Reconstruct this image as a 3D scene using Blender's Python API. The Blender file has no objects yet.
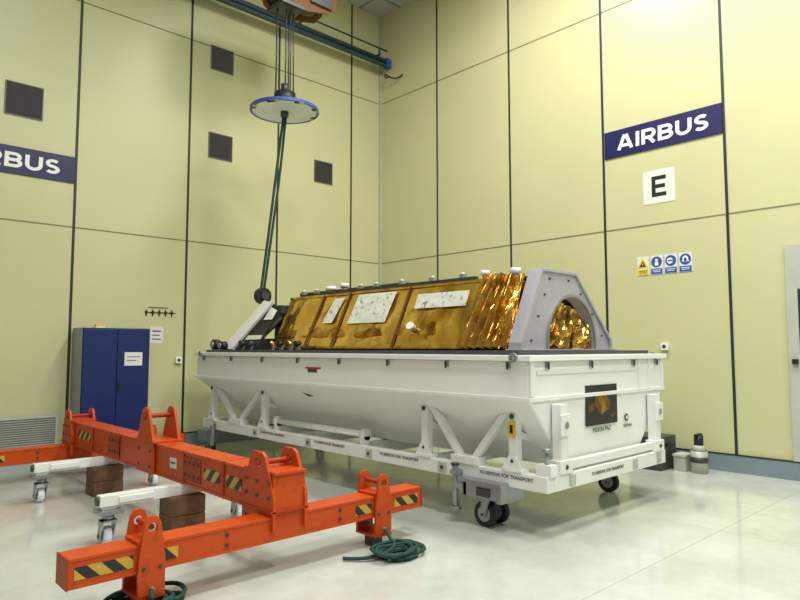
import bpy, bmesh, math, random
from mathutils import Vector, Matrix, noise
random.seed(4)
scene = bpy.context.scene
COL = scene.collection
scene.view_settings.view_transform = 'Standard'

# ------------------------------------------------------------ materials
def new_mat(name):
    m = bpy.data.materials.new(name); m.use_nodes = True
    nt = m.node_tree; b = nt.nodes["Principled BSDF"]
    return m, nt, b

def mat(name, col, rough=0.5, metal=0.0, var=0.06, scale=6.0, bump=0.0, bscale=40.0, emit=0.0):
    m, nt, b = new_mat(name)
    tc = nt.nodes.new('ShaderNodeTexCoord')
    n = nt.nodes.new('ShaderNodeTexNoise'); n.inputs['Scale'].default_value = scale
    n.inputs['Detail'].default_value = 4
    nt.links.new(tc.outputs['Object'], n.inputs['Vector'])
    r = nt.nodes.new('ShaderNodeValToRGB')
    r.color_ramp.elements[0].position = 0.3; r.color_ramp.elements[1].position = 0.7
    r.color_ramp.elements[0].color = (*[max(0, c*(1-var)) for c in col], 1)
    r.color_ramp.elements[1].color = (*[min(1, c*(1+var)) for c in col], 1)
    nt.links.new(n.outputs['Fac'], r.inputs['Fac'])
    nt.links.new(r.outputs['Color'], b.inputs['Base Color'])
    b.inputs['Roughness'].default_value = rough
    b.inputs['Metallic'].default_value = metal
    if bump > 0:
        n2 = nt.nodes.new('ShaderNodeTexNoise'); n2.inputs['Scale'].default_value = bscale
        nt.links.new(tc.outputs['Object'], n2.inputs['Vector'])
        bp = nt.nodes.new('ShaderNodeBump'); bp.inputs['Strength'].default_value = bump
        bp.inputs['Distance'].default_value = 0.02
        nt.links.new(n2.outputs['Fac'], bp.inputs['Height'])
        nt.links.new(bp.outputs['Normal'], b.inputs['Normal'])
    return m

def worn_mat(name, col, dark, rough=0.4):
    m, nt, b = new_mat(name)
    tc = nt.nodes.new('ShaderNodeTexCoord')
    n = nt.nodes.new('ShaderNodeTexNoise'); n.inputs['Scale'].default_value = 14; n.inputs['Detail'].default_value = 10; n.inputs['Roughness'].default_value = 0.75
    nt.links.new(tc.outputs['Object'], n.inputs['Vector'])
    r = nt.nodes.new('ShaderNodeValToRGB')
    r.color_ramp.elements[0].position = 0.30; r.color_ramp.elements[1].position = 0.46
    r.color_ramp.elements[0].color = (*dark, 1); r.color_ramp.elements[1].color = (*col, 1)
    nt.links.new(n.outputs['Fac'], r.inputs['Fac']); nt.links.new(r.outputs['Color'], b.inputs['Base Color'])
    b.inputs['Roughness'].default_value = rough
    b.inputs['Specular IOR Level'].default_value = 0.3
    return m

def foil_mat(name, c1, c2, rough=0.22, vs=9, dist=0.012, lo=0.35, hi=0.68, ns=5, metal=0.9):
    m, nt, b = new_mat(name)
    tc = nt.nodes.new('ShaderNodeTexCoord')
    v = nt.nodes.new('ShaderNodeTexVoronoi'); v.inputs['Scale'].default_value = vs
    n = nt.nodes.new('ShaderNodeTexNoise'); n.inputs['Scale'].default_value = ns; n.inputs['Detail'].default_value = 6
    nt.links.new(tc.outputs['Object'], n.inputs['Vector'])
    n3 = nt.nodes.new('ShaderNodeTexNoise'); n3.inputs['Scale'].default_value = 4; n3.inputs['Detail'].default_value = 3
    nt.links.new(tc.outputs['Object'], n3.inputs['Vector'])
    mxv = nt.nodes.new('ShaderNodeMix'); mxv.data_type = 'VECTOR'; mxv.inputs[0].default_value = 0.25
    nt.links.new(tc.outputs['Object'], mxv.inputs[4]); nt.links.new(n3.outputs['Color'], mxv.inputs[5])
    nt.links.new(mxv.outputs[1], v.inputs['Vector'])
    r = nt.nodes.new('ShaderNodeValToRGB')
    r.color_ramp.elements[0].position = lo; r.color_ramp.elements[1].position = hi
    r.color_ramp.elements[0].color = (*c1, 1); r.color_ramp.elements[1].color = (*c2, 1)
    nt.links.new(n.outputs['Fac'], r.inputs['Fac'])
    nt.links.new(r.outputs['Color'], b.inputs['Base Color'])
    b.inputs['Metallic'].default_value = metal; b.inputs['Roughness'].default_value = rough
    bp = nt.nodes.new('ShaderNodeBump'); bp.inputs['Strength'].default_value = 0.6; bp.inputs['Distance'].default_value = dist
    nt.links.new(v.outputs['Distance'], bp.inputs['Height'])
    nt.links.new(bp.outputs['Normal'], b.inputs['Normal'])
    return m

def stripe_mat(name, c1, c2, period=0.1):
    m, nt, b = new_mat(name)
    tc = nt.nodes.new('ShaderNodeTexCoord'); s = nt.nodes.new('ShaderNodeSeparateXYZ')
    nt.links.new(tc.outputs['Object'], s.inputs[0])
    a = nt.nodes.new('ShaderNodeMath'); a.operation = 'ADD'
    a2 = nt.nodes.new('ShaderNodeMath'); a2.operation = 'ADD'
    nt.links.new(s.outputs['X'], a.inputs[0]); nt.links.new(s.outputs['Y'], a.inputs[1])
    nt.links.new(a.outputs[0], a2.inputs[0]); nt.links.new(s.outputs['Z'], a2.inputs[1])
    md = nt.nodes.new('ShaderNodeMath'); md.operation = 'PINGPONG'; md.inputs[1].default_value = period
    nt.links.new(a2.outputs[0], md.inputs[0])
    g = nt.nodes.new('ShaderNodeMath'); g.operation = 'GREATER_THAN'; g.inputs[1].default_value = period/2
    nt.links.new(md.outputs[0], g.inputs[0])
    mx = nt.nodes.new('ShaderNodeMix'); mx.data_type = 'RGBA'
    mx.inputs[6].default_value = (*c1, 1); mx.inputs[7].default_value = (*c2, 1)
    nt.links.new(g.outputs[0], mx.inputs[0]); nt.links.new(mx.outputs[2], b.inputs['Base Color'])
    b.inputs['Roughness'].default_value = 0.5
    return m

def floor_mat():
    m, nt, b = new_mat("floor_resin")
    tc = nt.nodes.new('ShaderNodeTexCoord')
    n = nt.nodes.new('ShaderNodeTexNoise'); n.inputs['Scale'].default_value = 1.6; n.inputs['Detail'].default_value = 10; n.inputs['Roughness'].default_value = 0.7
    nt.links.new(tc.outputs['Object'], n.inputs['Vector'])
    r = nt.nodes.new('ShaderNodeValToRGB')
    r.color_ramp.elements[0].position = 0.35; r.color_ramp.elements[1].position = 0.65
    r.color_ramp.elements[0].color = (0.49, 0.52, 0.47, 1); r.color_ramp.elements[1].color = (0.61, 0.645, 0.59, 1)
    nt.links.new(n.outputs['Fac'], r.inputs['Fac'])
    br = nt.nodes.new('ShaderNodeTexBrick'); br.offset = 0.0
    br.inputs['Color1'].default_value = (1, 1, 1, 1); br.inputs['Color2'].default_value = (1, 1, 1, 1)
    br.inputs['Mortar'].default_value = (0.72, 0.72, 0.7, 1)
    br.inputs['Scale'].default_value = 1.0; br.inputs['Mortar Size'].default_value = 0.004
    br.inputs['Brick Width'].default_value = 5.2; br.inputs['Row Height'].default_value = 5.2
    mp = nt.nodes.new('ShaderNodeMapping'); mp.inputs['Location'].default_value = (-0.6, 3.0, 0)
    nt.links.new(tc.outputs['Object'], mp.inputs['Vector']); nt.links.new(mp.outputs[0], br.inputs['Vector'])
    mx = nt.nodes.new('ShaderNodeMix'); mx.data_type = 'RGBA'; mx.blend_type = 'MULTIPLY'; mx.inputs[0].default_value = 1
    nt.links.new(r.outputs['Color'], mx.inputs[6]); nt.links.new(br.outputs['Color'], mx.inputs[7])
    sc = nt.nodes.new('ShaderNodeTexNoise'); sc.inputs['Scale'].default_value = 22; sc.inputs['Detail'].default_value = 3
    nt.links.new(tc.outputs['Object'], sc.inputs['Vector'])
    sr = nt.nodes.new('ShaderNodeValToRGB'); sr.color_ramp.elements[0].position = 0.22; sr.color_ramp.elements[1].position = 0.27
    sr.color_ramp.elements[0].color = (0.6, 0.6, 0.58, 1); sr.color_ramp.elements[1].color = (1, 1, 1, 1)
    nt.links.new(sc.outputs['Fac'], sr.inputs['Fac'])
    mx2 = nt.nodes.new('ShaderNodeMix'); mx2.data_type = 'RGBA'; mx2.blend_type = 'MULTIPLY'; mx2.inputs[0].default_value = 1
    nt.links.new(mx.outputs[2], mx2.inputs[6]); nt.links.new(sr.outputs['Color'], mx2.inputs[7])
    nt.links.new(mx2.outputs[2], b.inputs['Base Color'])
    n2 = nt.nodes.new('ShaderNodeTexNoise'); n2.inputs['Scale'].default_value = 2.5; n2.inputs['Detail'].default_value = 5
    nt.links.new(tc.outputs['Object'], n2.inputs['Vector'])
    mr = nt.nodes.new('ShaderNodeMapRange'); mr.inputs[3].default_value = 0.06; mr.inputs[4].default_value = 0.17
    nt.links.new(n2.outputs['Fac'], mr.inputs[0]); nt.links.new(mr.outputs[0], b.inputs['Roughness'])
    b.inputs['Specular IOR Level'].default_value = 1.0
    return m

M = {}
M['wall'] = mat("wall_cream_panel", (0.60, 0.595, 0.34), 0.36, 0, 0.04, 0.5)
M['ceil'] = mat("ceiling_tile", (0.45, 0.47, 0.42), 0.8, 0, 0.03)
M['floor'] = floor_mat()
M['seam'] = mat("seam_black", (0.02, 0.02, 0.02), 0.5)
M['hseam'] = mat("seam_grey", (0.22, 0.21, 0.12), 0.6)
M['post'] = mat("corner_grey", (0.48, 0.50, 0.44), 0.5)
M['base'] = mat("baseboard_bluegrey", (0.20, 0.25, 0.29), 0.5)
M['white'] = mat("white_paint", (0.86, 0.88, 0.85), 0.28, 0, 0.02, 2.5, 0.03, 20)
M['white2'] = mat("white_enamel", (0.82, 0.84, 0.81), 0.35, 0, 0.04, 5)
M['offw'] = mat("paper_white", (0.74, 0.76, 0.72), 0.7, 0, 0.02)
M['navy'] = mat("sign_navy", (0.012, 0.012, 0.09), 0.4)
M['cab'] = mat("cabinet_blue", (0.008, 0.020, 0.125), 0.40, 0, 0.08)
M['cabside'] = mat("cabinet_grey_side", (0.27, 0.29, 0.30), 0.5)
M['text'] = mat("lettering_white", (0.9, 0.9, 0.9), 0.5, 0, 0.01)
M['black'] = mat("black_rubber", (0.012, 0.012, 0.014), 0.5)
M['dark'] = mat("dark_grey_metal", (0.06, 0.065, 0.07), 0.45, 0.3)
M['vent'] = mat("vent_dark", (0.07, 0.06, 0.075), 0.5)
M['ventf'] = mat("vent_frame", (0.17, 0.15, 0.13), 0.5)
M['steel'] = mat("steel_grey", (0.36, 0.38, 0.40), 0.35, 0.7)
M['lilac'] = mat("anodised_panel", (0.46, 0.45, 0.52), 0.45, 0.35, 0.05, 8)
M['orange'] = worn_mat("orange_paint", (0.56, 0.070, 0.008), (0.34, 0.037, 0.006), 0.42)
M['orange2'] = worn_mat("orange_paint_worn", (0.40, 0.045, 0.008), (0.12, 0.02, 0.01), 0.5)
M['brown'] = worn_mat("crane_paint", (0.15, 0.06, 0.015), (0.06, 0.025, 0.012), 0.6)
M['blue'] = mat("blue_enamel", (0.03, 0.09, 0.42), 0.4)
M['pale'] = mat("pale_disc", (0.78, 0.83, 0.86), 0.45)
M['yellow'] = mat("yellow_paint", (0.80, 0.55, 0.02), 0.5)
M['green'] = mat("green_webbing", (0.008, 0.055, 0.045), 0.75, 0, 0.3, 30)
M['wood'] = mat("wood_block", (0.15, 0.075, 0.035), 0.7, 0, 0.3, 9, 0.2)
M['glass'] = mat("dark_glass", (0.03, 0.04, 0.05), 0.1)
M['clear'] = mat("pale_plastic", (0.42, 0.43, 0.38), 0.25)
M['gold'] = foil_mat("gold_foil", (0.46, 0.22, 0.03), (0.88, 0.56, 0.12), 0.17, 7, 0.006)
M['goldp'] = foil_mat("gold_foil_panel", (0.52, 0.27, 0.035), (0.90, 0.58, 0.13), 0.15, 6, 0.010, 0.3, 0.7, 2.6)
M['gold2'] = foil_mat("gold_foil_deep", (0.20, 0.08, 0.012), (0.66, 0.36, 0.06), 0.28, 9, 0.02)
M['silver'] = foil_mat("silver_foil", (0.25, 0.29, 0.32), (0.88, 0.90, 0.86), 0.3, 16, 0.008, 0.33, 0.42, 18, 0.35)  # shared by the painted foil reflections and the rear silver strip
M['haz'] = stripe_mat("hazard_stripe", (0.02, 0.02, 0.02), (0.55, 0.36, 0.04), 0.075)
M['rail'] = mat("runway_blue_grey", (0.03, 0.06, 0.085), 0.45, 0.2)
M['red'] = mat("red_mark", (0.5, 0.02, 0.02), 0.5)
M['art'] = mat("poster_art", (0.014, 0.010, 0.016), 0.4, 0, 0.6, 5)

# ------------------------------------------------------------ mesh builder
class B:
    def __init__(s): s.v = []; s.f = []; s.m = []; s.mats = []; s.sm = []
    def mi(s, k):
        if k not in s.mats: s.mats.append(k)
        return s.mats.index(k)
    def raw(s, vs, fs, k, smooth=False):
        o = len(s.v); s.v += [Vector(p) for p in vs]; i = s.mi(k)
        for f in fs: s.f.append([o+a for a in f]); s.m.append(i); s.sm.append(smooth)
        return s
    def box(s, x0, x1, y0, y1, z0, z1, k):
        vs = [(x, y, z) for z in (z0, z1) for (x, y) in ((x0, y0), (x1, y0), (x1, y1), (x0, y1))]
        return s.raw(vs, [(3,2,1,0),(4,5,6,7),(0,1,5,4),(1,2,6,5),(2,3,7,6),(3,0,4,7)], k)
    def beam(s, p, q, w, h, k, up=(0,0,1)):
        p = Vector(p); q = Vector(q); d = (q-p).normalized(); u = Vector(up)
        if abs(d.dot(u)) > 0.98: u = Vector((1,0,0))
        a = d.cross(u).normalized(); b = a.cross(d).normalized()
        vs = []
        for c in (p, q):
            vs += [c-a*w/2-b*h/2, c+a*w/2-b*h/2, c+a*w/2+b*h/2, c-a*w/2+b*h/2]
        return s.raw(vs, [(3,2,1,0),(4,5,6,7),(0,1,5,4),(1,2,6,5),(2,3,7,6),(3,0,4,7)], k)
    def cyl(s, p, q, r, k, n=20, r2=None, smooth=True):
        p = Vector(p); q = Vector(q); d = (q-p).normalized()
        u = Vector((0,0,1)) if abs(d.z) < 0.9 else Vector((1,0,0))
        a = d.cross(u).normalized(); b = d.cross(a).normalized(); r2 = r if r2 is None else r2
        vs = [p+(a*math.cos(2*math.pi*i/n)+b*math.sin(2*math.pi*i/n))*r for i in range(n)]
        vs += [q+(a*math.cos(2*math.pi*i/n)+b*math.sin(2*math.pi*i/n))*r2 for i in range(n)]
        s.raw(vs, [(i, (i+1)%n, n+(i+1)%n, n+i) for i in range(n)], k, smooth)
        o = len(s.v)-2*n; j = s.mi(k)
        s.f.append([o+i for i in range(n)][::-1]); s.m.append(j); s.sm.append(False)
        s.f.append([o+n+i for i in range(n)]); s.m.append(j); s.sm.append(False)
        return s
    def prism(s, pts, axis, a0, a1, k):
        def P(p, a):
            return {'x': (a, p[0], p[1]), 'y': (p[0], a, p[1]), 'z': (p[0], p[1], a)}[axis]
        n = len(pts)
        vs = [P(p, a0) for p in pts]+[P(p, a1) for p in pts]
        fs = [tuple(range(n)), tuple(range(2*n-1, n-1, -1))]+[(i, n+i, n+(i+1)%n, (i+1)%n) for i in range(n)]
        return s.raw(vs, fs, k)
    def ring(s, outer, inner, axis, a0, a1, k, closed=True):
        def P(p, a):
            return {'x': (a, p[0], p[1]), 'y': (p[0], a, p[1]), 'z': (p[0], p[1], a)}[axis]
        n = len(outer); vs = [P(p, a0) for p in outer]+[P(p, a0) for p in inner]+[P(p, a1) for p in outer]+[P(p, a1) for p in inner]
        fs = []
        for i in range(n if closed else n-1):
            j = (i+1)%n
            fs += [(i, j, n+j, n+i), (2*n+i, 3*n+i, 3*n+j, 2*n+j), (i, 2*n+i, 2*n+j, j), (n+i, n+j, 3*n+j, 3*n+i)]
        if not closed:
            fs += [(0, n, 3*n, 2*n), (n-1, 3*n-1, 4*n-1, 2*n-1)]
        return s.raw(vs, fs, k)
    def slab(s, quad, thick, k):
        q = [Vector(p) for p in quad]; n = (q[1]-q[0]).cross(q[3]-q[0]).normalized()*thick
        vs = q+[p-n for p in q]
        return s.raw(vs, [(0,1,2,3),(7,6,5,4),(0,4,5,1),(1,5,6,2),(2,6,7,3),(3,7,4,0)], k)
    def foil(s, bl, br, tr, tl, nu, nv, amp, freq, k, pleat=0, pn=0, smooth=True):
        bl, br, tr, tl = map(Vector, (bl, br, tr, tl)); nrm = (br-bl).cross(tl-bl).normalized()
        vs = []; fs = []
        for j in range(nv+1):
            for i in range(nu+1):
                u = i/nu; v = j/nv
                p = (bl*(1-u)+br*u)*(1-v)+(tl*(1-u)+tr*u)*v
                e = min(1, 6*min(u, 1-u, v, 1-v)+0.15)
                d = amp*(noise.noise(p*freq)+0.6*abs(noise.noise(p*freq*2.3+Vector((5,3,1)))))
                if pn:
                    uu = u*pn+0.55*noise.noise(Vector((u*2, 0, v*1.4+3)))
                    d += pleat*abs((uu % 1)-0.5)*2*(0.75+0.5*noise.noise(Vector((u*7, v*1.2, 2))))
                vs.append(p+nrm*d*(e if not pn else 1))
        for j in range(nv):
            for i in range(nu):
                a = j*(nu+1)+i; fs.append((a, a+1, a+nu+2, a+nu+1))
        return s.raw(vs, fs, k, smooth)
    def ribbon(s, pts, w, tf, k, lift=Vector((0,0,0))):
        n = len(pts); P = [Vector((p[0], p[1])) for p in pts]; L = []; R = []
        for i in range(n):
            a = P[i-1] if i > 0 else None; c = P[i+1] if i < n-1 else None
            d1 = (P[i]-a).normalized() if a is not None else None
            d2 = (c-P[i]).normalized() if c is not None else None
            if d1 is None: d1 = d2
            if d2 is None: d2 = d1
            n1 = Vector((-d1.y, d1.x)); n2 = Vector((-d2.y, d2.x)); mm = (n1+n2)
            if mm.length < 1e-6: mm = n1
            mm.normalize(); sc = w/2/max(0.35, mm.dot(n1))
            L.append(P[i]+mm*sc); R.append(P[i]-mm*sc)
        fr = [tf(*p)+lift for p in L]+[tf(*p)+lift for p in R]
        bk = [v-lift for v in fr]
        vs = fr+bk; m = 2*n; fs = []
        for i in range(n-1):
            fs += [(i, i+1, n+i+1, n+i), (i, m+i, m+i+1, i+1), (n+i, n+i+1, m+n+i+1, m+n+i), (m+i, m+n+i, m+n+i+1, m+i+1)]
        fs += [(0, n, m+n, m), (n-1, m+n-1, m+2*n-1, 2*n-1)]
        return s.raw(vs, fs, k)

BASE = {}
def mesh_obj(name, b, origin, bevel=0.0):
    me = bpy.data.meshes.new(name)
    me.from_pydata([tuple(v-origin) for v in b.v], [], b.f)
    for k in b.mats: me.materials.append(M[k])
    me.polygons.foreach_set('material_index', b.m)
    me.polygons.foreach_set('use_smooth', b.sm)
    bm = bmesh.new(); bm.from_mesh(me)
    bmesh.ops.recalc_face_normals(bm, faces=bm.faces); bm.to_mesh(me); bm.free()
    o = bpy.data.objects.new(name, me); COL.objects.link(o)
    if bevel > 0:
        md = o.modifiers.new('bevel', 'BEVEL'); md.width = bevel; md.segments = 2; md.limit_method = 'ANGLE'
        md.angle_limit = math.radians(40)
    return o

def thing(name, base, label, cat, group=None):
    o = bpy.data.objects.new(name, None); o.empty_display_size = 0.1
    o.location = base; COL.objects.link(o)
    o["label"] = label; o["category"] = cat
    if group: o["group"] = group
    BASE[o.name] = Vector(base); return o
def single(name, b, base, label, cat, group=None, bevel=0.0):
    o = mesh_obj(name, b, Vector(base), bevel); o.location = base
    o["label"] = label; o["category"] = cat
    if group: o["group"] = group
    BASE[o.name] = Vector(base); return o
def part(parent, name, b, label=None, bevel=0.0):
    base = BASE[parent.name]
    o = mesh_obj(name, b, base, bevel); o.parent = parent; BASE[o.name] = base
    if label: o["label"] = label
    return o
def struct(name, b, bevel=0.0):
    o = mesh_obj(name, b, Vector((0,0,0)), bevel); o["kind"] = "structure"; return o

FACE = {'-x': (Vector((0,-1,0)), Vector((0,0,1)), Vector((-1,0,0))), '-y': (Vector((1,0,0)), Vector((0,0,1)), Vector((0,-1,0)))}
def text_part(parent, name, s, size, pos, face, k, label=None, depth=0.001, offset=0.0, sx=1.0, align='CENTER'):
    cu = bpy.data.curves.new("txt", 'FONT'); cu.body = s; cu.size = size; cu.extrude = depth; cu.offset = offset
    cu.align_x = align; cu.align_y = 'CENTER'
    t = bpy.data.objects.new("txt", cu); COL.objects.link(t)
    bpy.context.view_layer.update()
    me = bpy.data.meshes.new_from_object(t.evaluated_get(bpy.context.evaluated_depsgraph_get()))
    bpy.data.objects.remove(t)
    ax = FACE[face]
    base = BASE[parent.name]; pos = Vector(pos)
    for v in me.vertices:
        c = v.co.copy(); v.co = pos-base+ax[0]*c.x*sx+ax[1]*c.y+ax[2]*c.z
    me.materials.clear(); me.materials.append(M[k])
    o = bpy.data.objects.new(name, me); COL.objects.link(o); o.parent = parent; BASE[o.name] = base
    if label: o["label"] = label
    return o

def arc(cx, cy, rx, ry, a0, a1, n=9):
    return [(cx+rx*math.cos(math.radians(a0+(a1-a0)*i/(n-1))), cy+ry*math.sin(math.radians(a0+(a1-a0)*i/(n-1)))) for i in range(n)]
def airbus(parent, pos, face, height, width, k='text'):
    W = 0.20; h_ = W/2
    G = {
     'A': (0.98, [[(0.11, 0), (0.45, 1)], [(0.87, 0), (0.53, 1)], [(0.26, 0.27), (0.72, 0.27)]]),
     'I': (0.26, [[(0.13, 0), (0.13, 1)]]),
     'R': (0.82, [[(h_, 0), (h_, 1)], [(h_, 1-h_), (0.46, 1-h_)]+arc(0.46, 0.66, 0.24, 1-h_-0.66, 75, -75, 11)+[(0.46, 0.66-(1-h_-0.66)), (h_, 0.66-(1-h_-0.66))], [(0.42, 0.40), (0.71, 0)]]),
     'B': (0.84, [[(h_, 0), (h_, 1)], [(h_, 1-h_), (0.46, 1-h_)]+arc(0.46, 0.70, 0.22, 1-h_-0.70, 75, -75, 11)+[(0.46, 0.70-(1-h_-0.70)), (h_, 0.70-(1-h_-0.70))], [(h_, 0.505), (0.48, 0.505)]+arc(0.48, 0.302, 0.24, 0.203, 75, -75, 11)+[(0.48, h_), (h_, h_)]]),
     'U': (0.84, [[(h_, 1), (h_, 0.40)]+arc(0.42, 0.40, 0.42-h_, 0.40-h_, 195, 345, 15)+[(0.84-h_, 0.40), (0.84-h_, 1)]]),
     'S': (0.76, [arc(0.39, 0.705, 0.255, 0.195, 35, 250, 15)+arc(0.37, 0.30, 0.27, 0.2, 70, -145, 17)]),
    }
    gap = 0.10; tot = sum(G[c][0] for c in "AIRBUS")+gap*5
    sx = width/tot; x = 0; ax = FACE[face]; pos = Vector(pos); b = B()
    for c in "AIRBUS":
        for q, st in enumerate(G[c][1]):
            b.ribbon(st, W, lambda px, py, x=x: pos+ax[0]*((x+px+0.02*(py-.5)-tot/2)*sx)+ax[1]*((py-0.5)*height), k, lift=ax[2]*(0.003+0.0012*q))
        x += G[c][0]+gap
    return part(parent, "lettering", b, "white bold capital letters")

def curve_obj(name, pts_list, r, k, parent=None, base=(0,0,0), label=None, cat=None):
    cu = bpy.data.curves.new(name, 'CURVE'); cu.dimensions = '3D'; cu.bevel_depth = r; cu.bevel_resolution = 2
    cu.resolution_u = 4
    bs = Vector(base) if parent is None else BASE[parent.name]
    for pts in pts_list:
        sp = cu.splines.new('NURBS'); sp.points.add(len(pts)-1); sp.use_endpoint_u = True; sp.order_u = 3
        for i, p in enumerate(pts): sp.points[i].co = (*(Vector(p)-bs), 1)
    cu.materials.append(M[k])
    t = bpy.data.objects.new("tmpc", cu); COL.objects.link(t)
    bpy.context.view_layer.update()
    me = bpy.data.meshes.new_from_object(t.evaluated_get(bpy.context.evaluated_depsgraph_get()))
    bpy.data.objects.remove(t)
    o = bpy.data.objects.new(name, me); COL.objects.link(o)
    if parent: o.parent = parent
    else: o.location = base
    BASE[o.name] = bs
    if label: o["label"] = label
    if cat: o["category"] = cat
    return o

# ------------------------------------------------------------ room
WX, WY, H = 8.63, 9.785, 8.5
struct("floor", B().box(-5, WX+0.2, -5, WY+0.2, -0.1, 0, 'floor'))
struct("wall_left", B().box(-5, WX+0.2, WY, WY+0.2, 0, H, 'wall'))
struct("wall_right", B().box(WX, WX+0.2, -5, WY, 0, H, 'wall'))
struct("ceiling", B().box(-5, WX+0.2, -5, WY+0.2, H, H+0.1, 'ceil'))
ti = [0]
def trim(b, bevel=0):
    ti[0] += 1; struct("trim_%d" % ti[0], b, bevel)
for x in (-2.28, -0.59, 1.10, 2.79, 4.48, 6.16, 7.85):
    trim(B().box(x-0.018, x+0.018, WY-0.006, WY, 0.2, H, 'seam'))
for y in (8.16, 6.47, 4.75, 3.04, 1.33, -0.36, -2.0):
    trim(B().box(WX-0.006, WX, y-0.018, y+0.018, 0.2, H, 'seam').box(WX-0.004, WX, y-0.032, y-0.018, 0.2, H, 'post'))
for z in (3.27, 6.62):
    trim(B().box(-5, WX, WY-0.004, WY, z-0.009, z+0.009, 'hseam'))
    trim(B().box(WX-0.004, WX, -5, WY, z-0.009, z+0.009, 'hseam'))
trim(B().box(WX-0.05, WX, WY-0.05, WY, 0, H, 'post'))
struct("baseboard_left", B().box(-5, WX, WY-0.03, WY, 0, 0.21, 'base').box(-5, WX, WY-0.035, WY, 0.21, 0.225, 'seam'))
struct("baseboard_right", B().box(WX-0.03, WX, -5, WY-0.03, 0, 0.21, 'base').box(WX-0.035, WX, -5, WY-0.03, 0.21, 0.225, 'seam'))
g = B()
for i in range(12): g.box(WX-0.6*i-0.62, WX-0.6*i-0.58, 4, WY, H-0.012, H, 'steel')
trim(g)
g = B()
for i in range(9): g.box(1, WX, WY-0.6*i-0.62, WY-0.6*i-0.58, H-0.014, H-0.001, 'steel')
trim(g)
w = B().box(WX-0.04, WX, 1.40, 2.40, 0.226, 2.78, 'post')
w.box(WX-0.045, WX-0.041, 1.55, 2.28, 1.5, 2.25, 'glass').box(WX-0.08, WX-0.04, 2.30, 2.36, 1.36, 1.42, 'black')
struct("door_1", w)

# ------------------------------------------------------------ wall items
def grille(x, z, s=0.44):
    t = thing("vent_grille", (x, WY, z), "dark square louvred vent grille set in the cream wall", "vent", "dark wall vents")
    f = B()
    a = s/2
    f.ring([(x-a,z-a),(x+a,z-a),(x+a,z+a),(x-a,z+a)], [(x-a+.015,z-a+.015),(x+a-.015,z-a+.015),(x+a-.015,z+a-.015),(x-a+.015,z+a-.015)], 'y', WY-0.012, WY, 'ventf')
    part(t, "frame", f)
    l = B().box(x-a+.015, x+a-.015, WY-0.005, WY-0.001, z-a+.015, z+a-.015, 'black')
    n = 16
    for i in range(n):
        zz = z-a+.03+(s-.06)*i/(n-1)
        l.beam((x-a+.015, WY-0.010, zz), (x+a-.015, WY-0.010, zz), 0.018, 0.004, 'vent', (0, 0.9, 0.5))
    part(t, "louvre", l)
for (x, z, s) in ((2.10, 4.94, 0.47), (5.03, 4.93, 0.44), (5.03, 6.44, 0.42), (7.17, 4.90, 0.43)): grille(x, z, s)

t = thing("wall_sign", (WX, 3.88, 4.55), "navy blue company name sign with white bold letters on cream wall", "sign")
part(t, "sign_board", B().box(WX-0.02, WX, 3.06, 4.72, 4.34, 4.74, 'navy'))
airbus(t, (WX-0.020, 3.87, 4.54), '-x', 0.215, 1.30)
t = thing("wall_sign", (1.95, WY, 4.1), "long navy company name sign with white letters below vent grille", "sign")
part(t, "sign_board", B().box(1.12, 2.77, WY-0.02, WY, 3.90, 4.28, 'navy'))
airbus(t, (1.93, WY-0.020, 4.09), '-y', 0.205, 1.30)
t = thing("letter_sign", (WX, 3.93, 3.79), "white square zone sign with black letter E", "sign")
part(t, "sign_board", B().box(WX-0.006, WX, 3.70, 4.15, 3.56, 4.03, 'offw'), "white square board")
e = B()
e.prism([(3.82, 3.655), (4.025, 3.655), (4.025, 3.945), (3.82, 3.945), (3.82, 3.890), (3.970, 3.890), (3.970, 3.827), (3.835, 3.827), (3.835, 3.773), (3.970, 3.773), (3.970, 3.710), (3.82, 3.710)], 'x', WX-.008, WX-.006, 'black')
part(t, "lettering", e, "black capital letter")
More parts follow.
